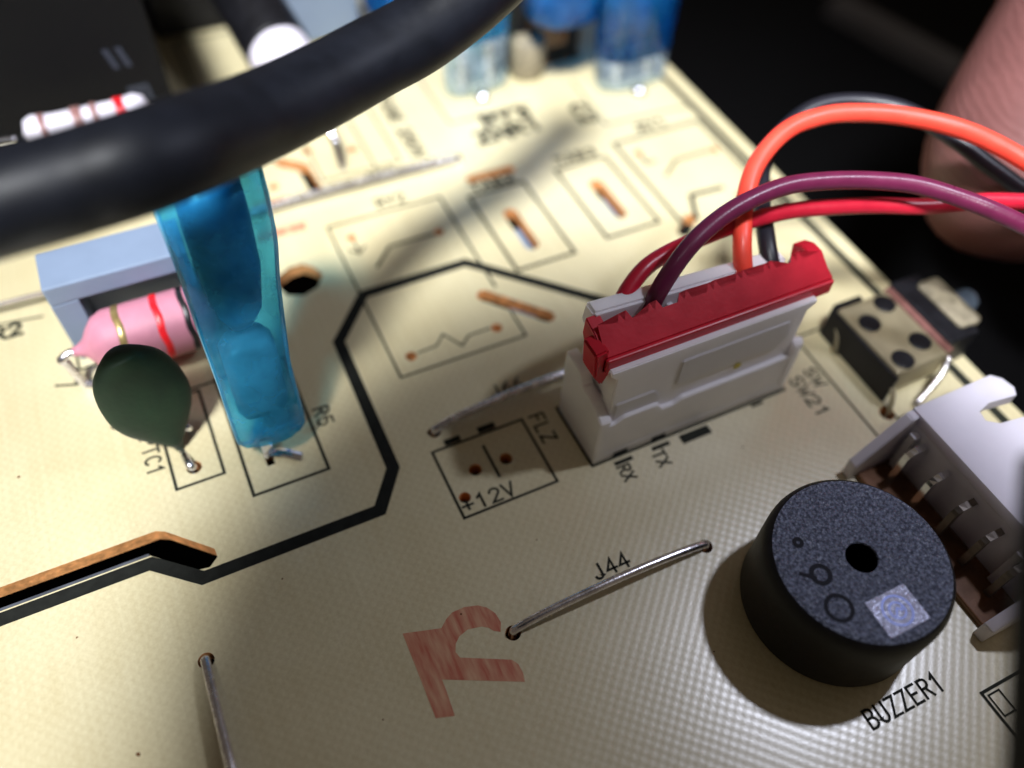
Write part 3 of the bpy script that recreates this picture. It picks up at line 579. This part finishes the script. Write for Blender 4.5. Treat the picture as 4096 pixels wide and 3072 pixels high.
bm = bmesh.new(); box(bm, -0.045, 0.03, 3.72, 3.745, -0.14, 0.24, 0.006); tube(bm, spline([(-0.01, 3.74, 0.0), (0.02, 3.73, 0.05), (0.09, 3.69, 0.06), (0.17, 3.64, 0.035), (0.21, 3.62, 0.02)], 5), [0.05] * 20 + [0.012], n=8, flat=0.35); obj('lead', bm, 'solder', sl)

def far_sleeve(label, x, y, hx, z0, zc, z1, blue, tilt=0.0):
    t = thing('sleeved_capacitor', label, 'electronic component', 'sleeved parts at the far end')
    obj('clear_end', loft([(x, y, z0, hx * .95, .17), (x, y + .02, z0 + .03, hx, .2), (x + tilt * .3, y + .05, zc, hx, .22)], jitter=0.012), 'clear_sleeve', t, True)
    obj('sleeve', loft([(x + tilt * .3, y + .05, zc + .002, hx * 1.01, .225), (x + tilt * .6, y + .1, (zc + z1) / 2, hx * 1.1, .3), (x + tilt, y + .15, z1, hx * 1.15, .32)], jitter=0.012), blue, t, True)
    for sx in (-.45, .45):
        bm = bmesh.new(); tube(bm, [(x + sx * hx, y, -.14), (x + sx * hx, y, .1), (x + sx * hx + tilt * .3, y + .05, z1 - .3)], 0.05, n=10); obj('lead', bm, 'tin', t, True)
    bm = bmesh.new(); lathe(bm, [(0.085, 0), (0.08, .03), (0.055, .07), (0.02, .09)], 20, Matrix.Translation((x - hx * 0.05, y - .24, 0.0))); obj('solder_dome', bm, 'solder', t, True)
    return t
s1 = far_sleeve('far sleeved part with a clear lower end beside the thick cable', 3.33, 7.50, 0.36, 0.02, 0.62, 1.9, 'blue_sleeve')
s2 = far_sleeve('far blue sleeved part nearest the right board corner', 4.98, 6.95, 0.42, 0.02, 0.36, 2.0, 'blue_deep')
bm = loft([(4.30, 7.30, 0.70, .30, .2), (4.25, 7.32, 0.80, .42, .28), (4.30, 7.35, 1.2, .5, .3), (4.35, 7.4, 2.2, .5, .3)], jitter=0.02); obj('side_lobe', bm, 'blue_deep', s2, True)
t = thing('upright_capacitor', 'dark component standing between the two far sleeved parts', 'electronic component')
one_box('body', (3.85, 4.68, 7.62, 8.3, 0.05, 0.95), 'black_plastic', t, 0.05); one_box('base', (3.8, 4.7, 7.58, 8.32, 0.0, 0.048), 'glue', t, 0.01)
one_box('end_cap', (4.0, 4.5, 7.60, 7.64, 0.2, 0.8), 'glue', t, 0.01)
bm = bmesh.new(); lathe(bm, [(0.19, 0), (0.2, 0.03), (0.2, 0.40), (0.17, 0.44)], 32, Matrix.Translation((3.98, 7.55, 0))); tag(obj('tan_disc', bm, 'cream_plastic', None, True), 'small round tan disc for the board seen beside the far clear sleeve', 'board_patch')  # tan disc stands for board showing through the gap

# ------------------------------------------------------------------ green disc on a lead
gd = thing('disc_thermistor', 'dark green teardrop disc leaning over the printed PTC1', 'thermistor')
# drop profile built in its own plane: axis a (down towards the lead), side s
tip = P(390, 968, 6.28); top = P(252, 762, 5.55)
ax = (tip - top); Ln = ax.length; ax.normalize(); nrm = (ax.cross(right)).normalized(); nrm = (Vector((0, 0, 5.36)) - tip).normalized(); nrm = (nrm - ax * nrm.dot(ax)).normalized(); sd = ax.cross(nrm)
bm = bmesh.new(); rings = []
prof = [(0.0, 0.02), (0.02, 0.11), (0.07, 0.195), (0.15, 0.265), (0.27, 0.305), (0.40, 0.32), (0.52, 0.315), (0.64, 0.275), (0.75, 0.20), (0.85, 0.115), (0.93, 0.055), (1.0, 0.035)]
sp_ = spline([(a_, b_, 0) for a_, b_ in prof], 4)
for q in sp_:
    t_, r_ = q.x, max(q.y * 0.93, 0.01)
    c = top + ax * (t_ * Ln) ; th = min(r_, 0.105 * (1 - 0.35 * t_)) if r_ > 0.05 else r_
    rings.append([bm.verts.new(c + sd * math.cos(a) * r_ + nrm * math.sin(a) * th) for a in [2 * math.pi * k / 28 for k in range(28)]])
for a, b in zip(rings, rings[1:]):
    for k in range(28): bm.faces.new((a[k], a[(k + 1) % 28], b[(k + 1) % 28], b[k]))
bm.faces.new(rings[0]); bm.faces.new(rings[-1][::-1])
obj('coated_disc', bm, 'green_disc', gd, True)
bm = bmesh.new(); tube(bm, spline([tip - ax * 0.1, tip + ax * 0.02, (-0.56, 3.87, 0.05), (-0.54, 3.87, -0.02), (-0.54, 3.87, -0.14)], 6), 0.03, n=12); obj('lead', bm, 'tin', gd, True)
bm = bmesh.new(); tube(bm, spline([tip - ax * 0.12 + nrm * -0.05, Vector((-0.50, 4.15, 0.12)), Vector((-0.50, 4.2, -0.02)), Vector((-0.50, 4.2, -0.14))], 6), 0.026, n=12); obj('lead', bm, 'tin', gd, True)

# ------------------------------------------------------------------ pink resistor in its grey holder
hl = thing('resistor_holder', 'grey-blue plastic bracket arching over the pink resistor', 'bracket')
HX0, HX1, HY0, HY1, HZ = -1.13, -0.08, 5.24, 5.66, 0.80
one_box('top_plate', (HX0, HX1, HY0, HY1, HZ - 0.18, HZ), 'holder', hl, 0.015)
one_box('side_wall', (HX0, HX0 + 0.20, HY0 + .002, HY1 - .002, 0.0, HZ - 0.182), 'holder', hl, 0.008); one_box('side_wall', (HX1 - 0.10, HX1, HY0 + .002, HY1 - .002, 0.0, HZ - 0.182), 'holder', hl, 0.008)
one_box('rear_wall', (HX0 + 0.202, HX1 - 0.102, HY1 - 0.07, HY1 - .004, 0.0, HZ - 0.182), 'holder', hl, 0.006)
pr = thing('pink_resistor', 'fat pink resistor with gold, red and black bands beside the green disc', 'resistor')
RA = Vector((-1.16, 4.99, 0.36)); RB = Vector((0.02, 4.99, 0.36))
MR = Matrix.Translation(RA) @ Matrix.Rotation(math.radians(90), 4, 'Y')
bm = bmesh.new(); lathe(bm, [(0.035, 0.06), (0.045, 0.10), (0.075, 0.15), (0.15, 0.20), (0.215, 0.26), (0.25, 0.34), (0.252, 0.5), (0.252, 0.95), (0.24, 1.02), (0.15, 1.10), (0.04, 1.14)], 40, MR); obj('body', bm, 'pink', pr, True)
for z0, z1, mm in ((0.42, 0.475, 'band_gold'), (0.70, 0.755, 'band_red'), (0.90, 0.95, 'band_black')):
    bm = bmesh.new(); lathe(bm, [(0.2515, z0), (0.2555, z0 + .006), (0.2555, z1 - .006), (0.2515, z1)], 40, MR, False, False)
    for v in bm.verts: v.co.x += 0.006 * math.sin(v.co.z * 23 + v.co.y * 17)
    obj('colour_band', bm, mm, pr, True)
bm = bmesh.new(); tube(bm, spline([RA + Vector((0.12, 0, 0)), RA + Vector((0.02, -0.005, 0)), RA + Vector((-0.035, -0.02, -0.03)), (-1.185, 4.99, 0.3), (-1.14, 4.96, 0.04), (-1.11, 4.945, 0.02), (-1.02, 4.87, 0.02), (-0.98, 4.85, -0.14)], 8), 0.034, n=12); obj('lead', bm, 'tin', pr, True)
bm = bmesh.new(); tube(bm, spline([RB - Vector((0.1, 0, 0)), RB + Vector((0.05, 0, 0)), (0.1, 5.06, 0.2), (0.1, 5.06, 0.0)], 8), 0.034, n=12); obj('lead', bm, 'tin', pr, True)

# ------------------------------------------------------------------ upper left: black block, striped resistor, white-capped part
M['relay_case'] = mat('matt_black_case', (0.0035, 0.0035, 0.0045), 0.7, spec=0.2)
bl = thing('black_relay', 'big black block component with pale print in the upper left', 'relay')
one_box('case', (-4.5, 0.26, 7.75, 11.5, 0.02, 1.9), 'relay_case', bl, 0.04)
MF = Matrix.Translation((0, 7.7485, 0)) @ Matrix.Rotation(math.radians(90), 4, 'X')
bm = bmesh.new()
for dx in (0, 0.075, 0.15): prism(bm, [(-0.10 + dx, 0.50), (-0.06 + dx, 0.50), (-0.075 + dx, 0.66), (-0.115 + dx, 0.66)], 0, 0.003, MF)
prism(bm, [(-0.115, 0.66), (0.075, 0.66), (0.07, 0.70), (-0.115, 0.70)], 0, 0.003, MF)
obj('printed_mark', bm, 'print_white', bl)
bm = bmesh.new()
for dx in (0, 0.11): prism(bm, [(-0.16 + dx, 0.90), (-0.11 + dx, 0.90), (-0.16 + dx, 1.10), (-0.21 + dx, 1.10)], 0, 0.003, MF)
obj('printed_mark', bm, 'print_white', bl)
st = thing('striped_resistor', 'white resistor with red and brown stripes against the black block', 'resistor')
MS = Matrix.Translation((-1.04, 7.28, 0.72)) @ Matrix.Rotation(math.radians(90), 4, 'Y')
bm = bmesh.new(); lathe(bm, [(0.05, 0), (0.14, 0.03), (0.17, 0.10), (0.155, 0.2), (0.15, 0.3), (0.15, 0.76), (0.155, 0.85), (0.17, 0.95), (0.14, 1.03), (0.05, 1.06)], 32, MS); obj('body', bm, 'white_ceramic', st, True)
for z0, z1, mm in ((0.15, 0.2, 'band_brown'), (0.42, 0.5, 'band_brown'), (0.58, 0.63, 'band_brown'), (0.78, 0.86, 'band_red')):
    bm = bmesh.new(); lathe(bm, [(0.164, z0), (0.1665, z0 + .004), (0.1665, z1 - .004), (0.164, z1)], 32, MS, False, False); obj('colour_band', bm, mm, st, True)
bm = bmesh.new(); tube(bm, spline([(-1.12, 7.28, 0.72), (-1.45, 7.27, 0.72), (-1.7, 7.25, 0.6), (-1.75, 7.25, 0.0)], 8), 0.05, n=12); obj('lead', bm, 'solder', st, True)
bm = bmesh.new(); tube(bm, spline([(-0.14, 7.28, 0.72), (0.05, 7.28, 0.7), (0.12, 7.28, 0.5), (0.12, 7.28, 0.0)], 8), 0.04, n=12); obj('lead', bm, 'tin', st, True)
wc = thing('white_capped_component', 'dark tubular component with a rounded white end behind the thick cable', 'electronic component')
d_ = Vector((-0.12, 1.25, 0.25)).normalized(); qt = d_.to_track_quat('Z', 'Y').to_matrix().to_4x4()
MW = Matrix.Translation((1.40, 7.75, 0.55)) @ qt
bm = bmesh.new(); lathe(bm, [(0.03, -0.30), (0.14, -0.27), (0.24, -0.18), (0.30, -0.05), (0.315, 0.1), (0.315, 0.3)], 36, MW); obj('white_end', bm, 'white_ceramic', wc, True)
bm = bmesh.new(); lathe(bm, [(0.33, 0.22), (0.335, 0.26), (0.335, 1.7), (0.3, 1.76)], 36, MW); obj('dark_body', bm, 'black_plastic', wc, True)
bm = bmesh.new(); tube(bm, spline([(1.42, 7.6, 0.5), (1.48, 7.3, 0.45), (1.54, 6.95, 0.3), (1.55, 6.74, 0.05), (1.55, 6.72, -0.12)], 8), 0.04, n=12); obj('lead', bm, 'solder', wc, True)
bm = bmesh.new(); box(bm, 1.75, 2.55, 9.0, 9.8, 0.0, 0.75, 0.04); tag(obj('grey_component', bm, 'holder'), 'grey-blue box component at the far top edge of the board', 'electronic component')
bm = bmesh.new(); box(bm, 0.35, 1.3, 9.7, 10.6, 0.0, 1.1, 0.05); tag(obj('black_component', bm, 'black_plastic'), 'dark component at the far board edge beside the big black block', 'electronic component')
bm = bmesh.new(); box(bm, 2.75, 3.25, 8.5, 9.6, 0.0, 1.3, 0.06); tag(obj('blue_component', bm, 'blue_deep'), 'bright blue component half hidden behind the thick cable', 'electronic component')

# ------------------------------------------------------------------ thick cable and dark rim
bm = bmesh.new()
tube(bm, spline([P(-420, 560, 3.60), P(-180, 490, 3.68), P(0, 440, 3.78), P(170, 392, 3.85), P(342, 337, 3.96), P(547, 258, 4.56), P(700, 184, 4.96), P(805, 127, 5.16), P(907, 72, 5.28), P(1010, -5, 5.36), P(1100, -85, 5.52), P(1250, -230, 5.84)], 10), 0.24, n=32)
tag(obj('thick_cable', bm, 'cable', None, True), 'thick black cable crossing over the board from left to top', 'cable')
bm = bmesh.new(); tube(bm, spline([P(2330, 1000, 3.0), P(2318, 1300, 2.9), P(2310, 1560, 2.8), P(2300, 1800, 2.7)], 6), 0.185, n=20)
tag(obj('black_lead', bm, 'cable', None, True), 'blurred black lead along the lower right edge of the photo', 'cable')

# ------------------------------------------------------------------ unseen lens barrel, added and sized to shade the near half of the board
q = (-fwd).to_track_quat('Z', 'Y').to_matrix().to_4x4()
lb = thing('shade_lens_barrel', 'unseen black lens barrel added to cast soft shade on the near half of the board', 'camera lens', loc=Vector((-0.15, -0.80, 5.95)))
bm = bmesh.new(); lathe(bm, [(0.9, 0.02), (2.9, 0.0), (3.02, 0.08), (3.02, 1.4), (3.1, 1.5), (3.1, 2.2), (1.4, 2.3)], 64, q); obj('barrel', bm, 'black_plastic', lb, True)
bm = bmesh.new(); lathe(bm, [(0.9, 0.03), (0.6, -0.03), (0.1, -0.06)], 48, q); obj('front_glass', bm, 'smoke_plastic', lb, True)

# ------------------------------------------------------------------ the hand holding the board edge
def skin_mesh(name, chains, m_, levels=2):
    """chains: lists of (x, y, z, radius); the first point of each later chain names an existing vertex index to branch from"""
    me = bpy.data.meshes.new(name); verts, edges, rad = [], [], []
    for start, ch in chains:
        prev = start
        for (x, y, z, r) in ch:
            verts.append((x, y, z)); rad.append(r)
            if prev is not None: edges.append((prev, len(verts) - 1))
            prev = len(verts) - 1
    me.from_pydata(verts, edges, []); o = bpy.data.objects.new(name, me); C.objects.link(o); me.materials.append(M[m_])
    sm = o.modifiers.new('skin', 'SKIN'); sm.use_smooth_shade = True
    for i, v in enumerate(me.skin_vertices[0].data): v.radius = (rad[i], rad[i]); v.use_root = (i == 0)
    ss = o.modifiers.new('sub', 'SUBSURF'); ss.levels = ss.render_levels = levels
    dg = bpy.context.evaluated_depsgraph_get(); me2 = bpy.data.meshes.new_from_object(o.evaluated_get(dg))
    bpy.data.objects.remove(o); me2.name = name
    o = bpy.data.objects.new(name, me2); C.objects.link(o)
    for p in me2.polygons: p.use_smooth = True
    return o
ch = [(None, [(16.5, 5.5, 3.2, 2.4), (14.2, 5.3, 2.4, 2.4), (13.2, 3.4, 0.9, 1.8)])]      # wrist, palm
tb = P(2610, -330, 8.3); t2 = P(2400, 0, 7.5); t3 = P(2268, 240, 7.15); t4 = P(2215, 380, 7.05); t5 = P(2202, 560, 6.95)
ch.append((1, [(tb.x, tb.y, tb.z, 1.15), (t2.x, t2.y, t2.z, 0.93), (t3.x, t3.y, t3.z, 0.93), (t4.x, t4.y, t4.z, 0.97), (t5.x, t5.y, t5.z, 0.72)]))
for i, (y0, dy) in enumerate(((5.3, 0.3), (4.0, 0.1), (2.7, -0.1), (1.6, -0.3))):
    k = (1.0, 1.1, 1.0, 0.8)[i]
    ch.append((2, [(12.4, y0 - .5, -0.3, 0.85), (11.9 - .2 * k, y0 + dy - .5, -1.5, 0.78), (12.3, y0 + dy - .5, -2.7 * k, 0.7), (13.2, y0 + dy - .5, -3.0 * k, 0.6)]))
hand = skin_mesh('person', ch, 'skin')
tag(hand, 'bare hand whose thumb presses in at the right, its ridged pad out of focus', 'person')
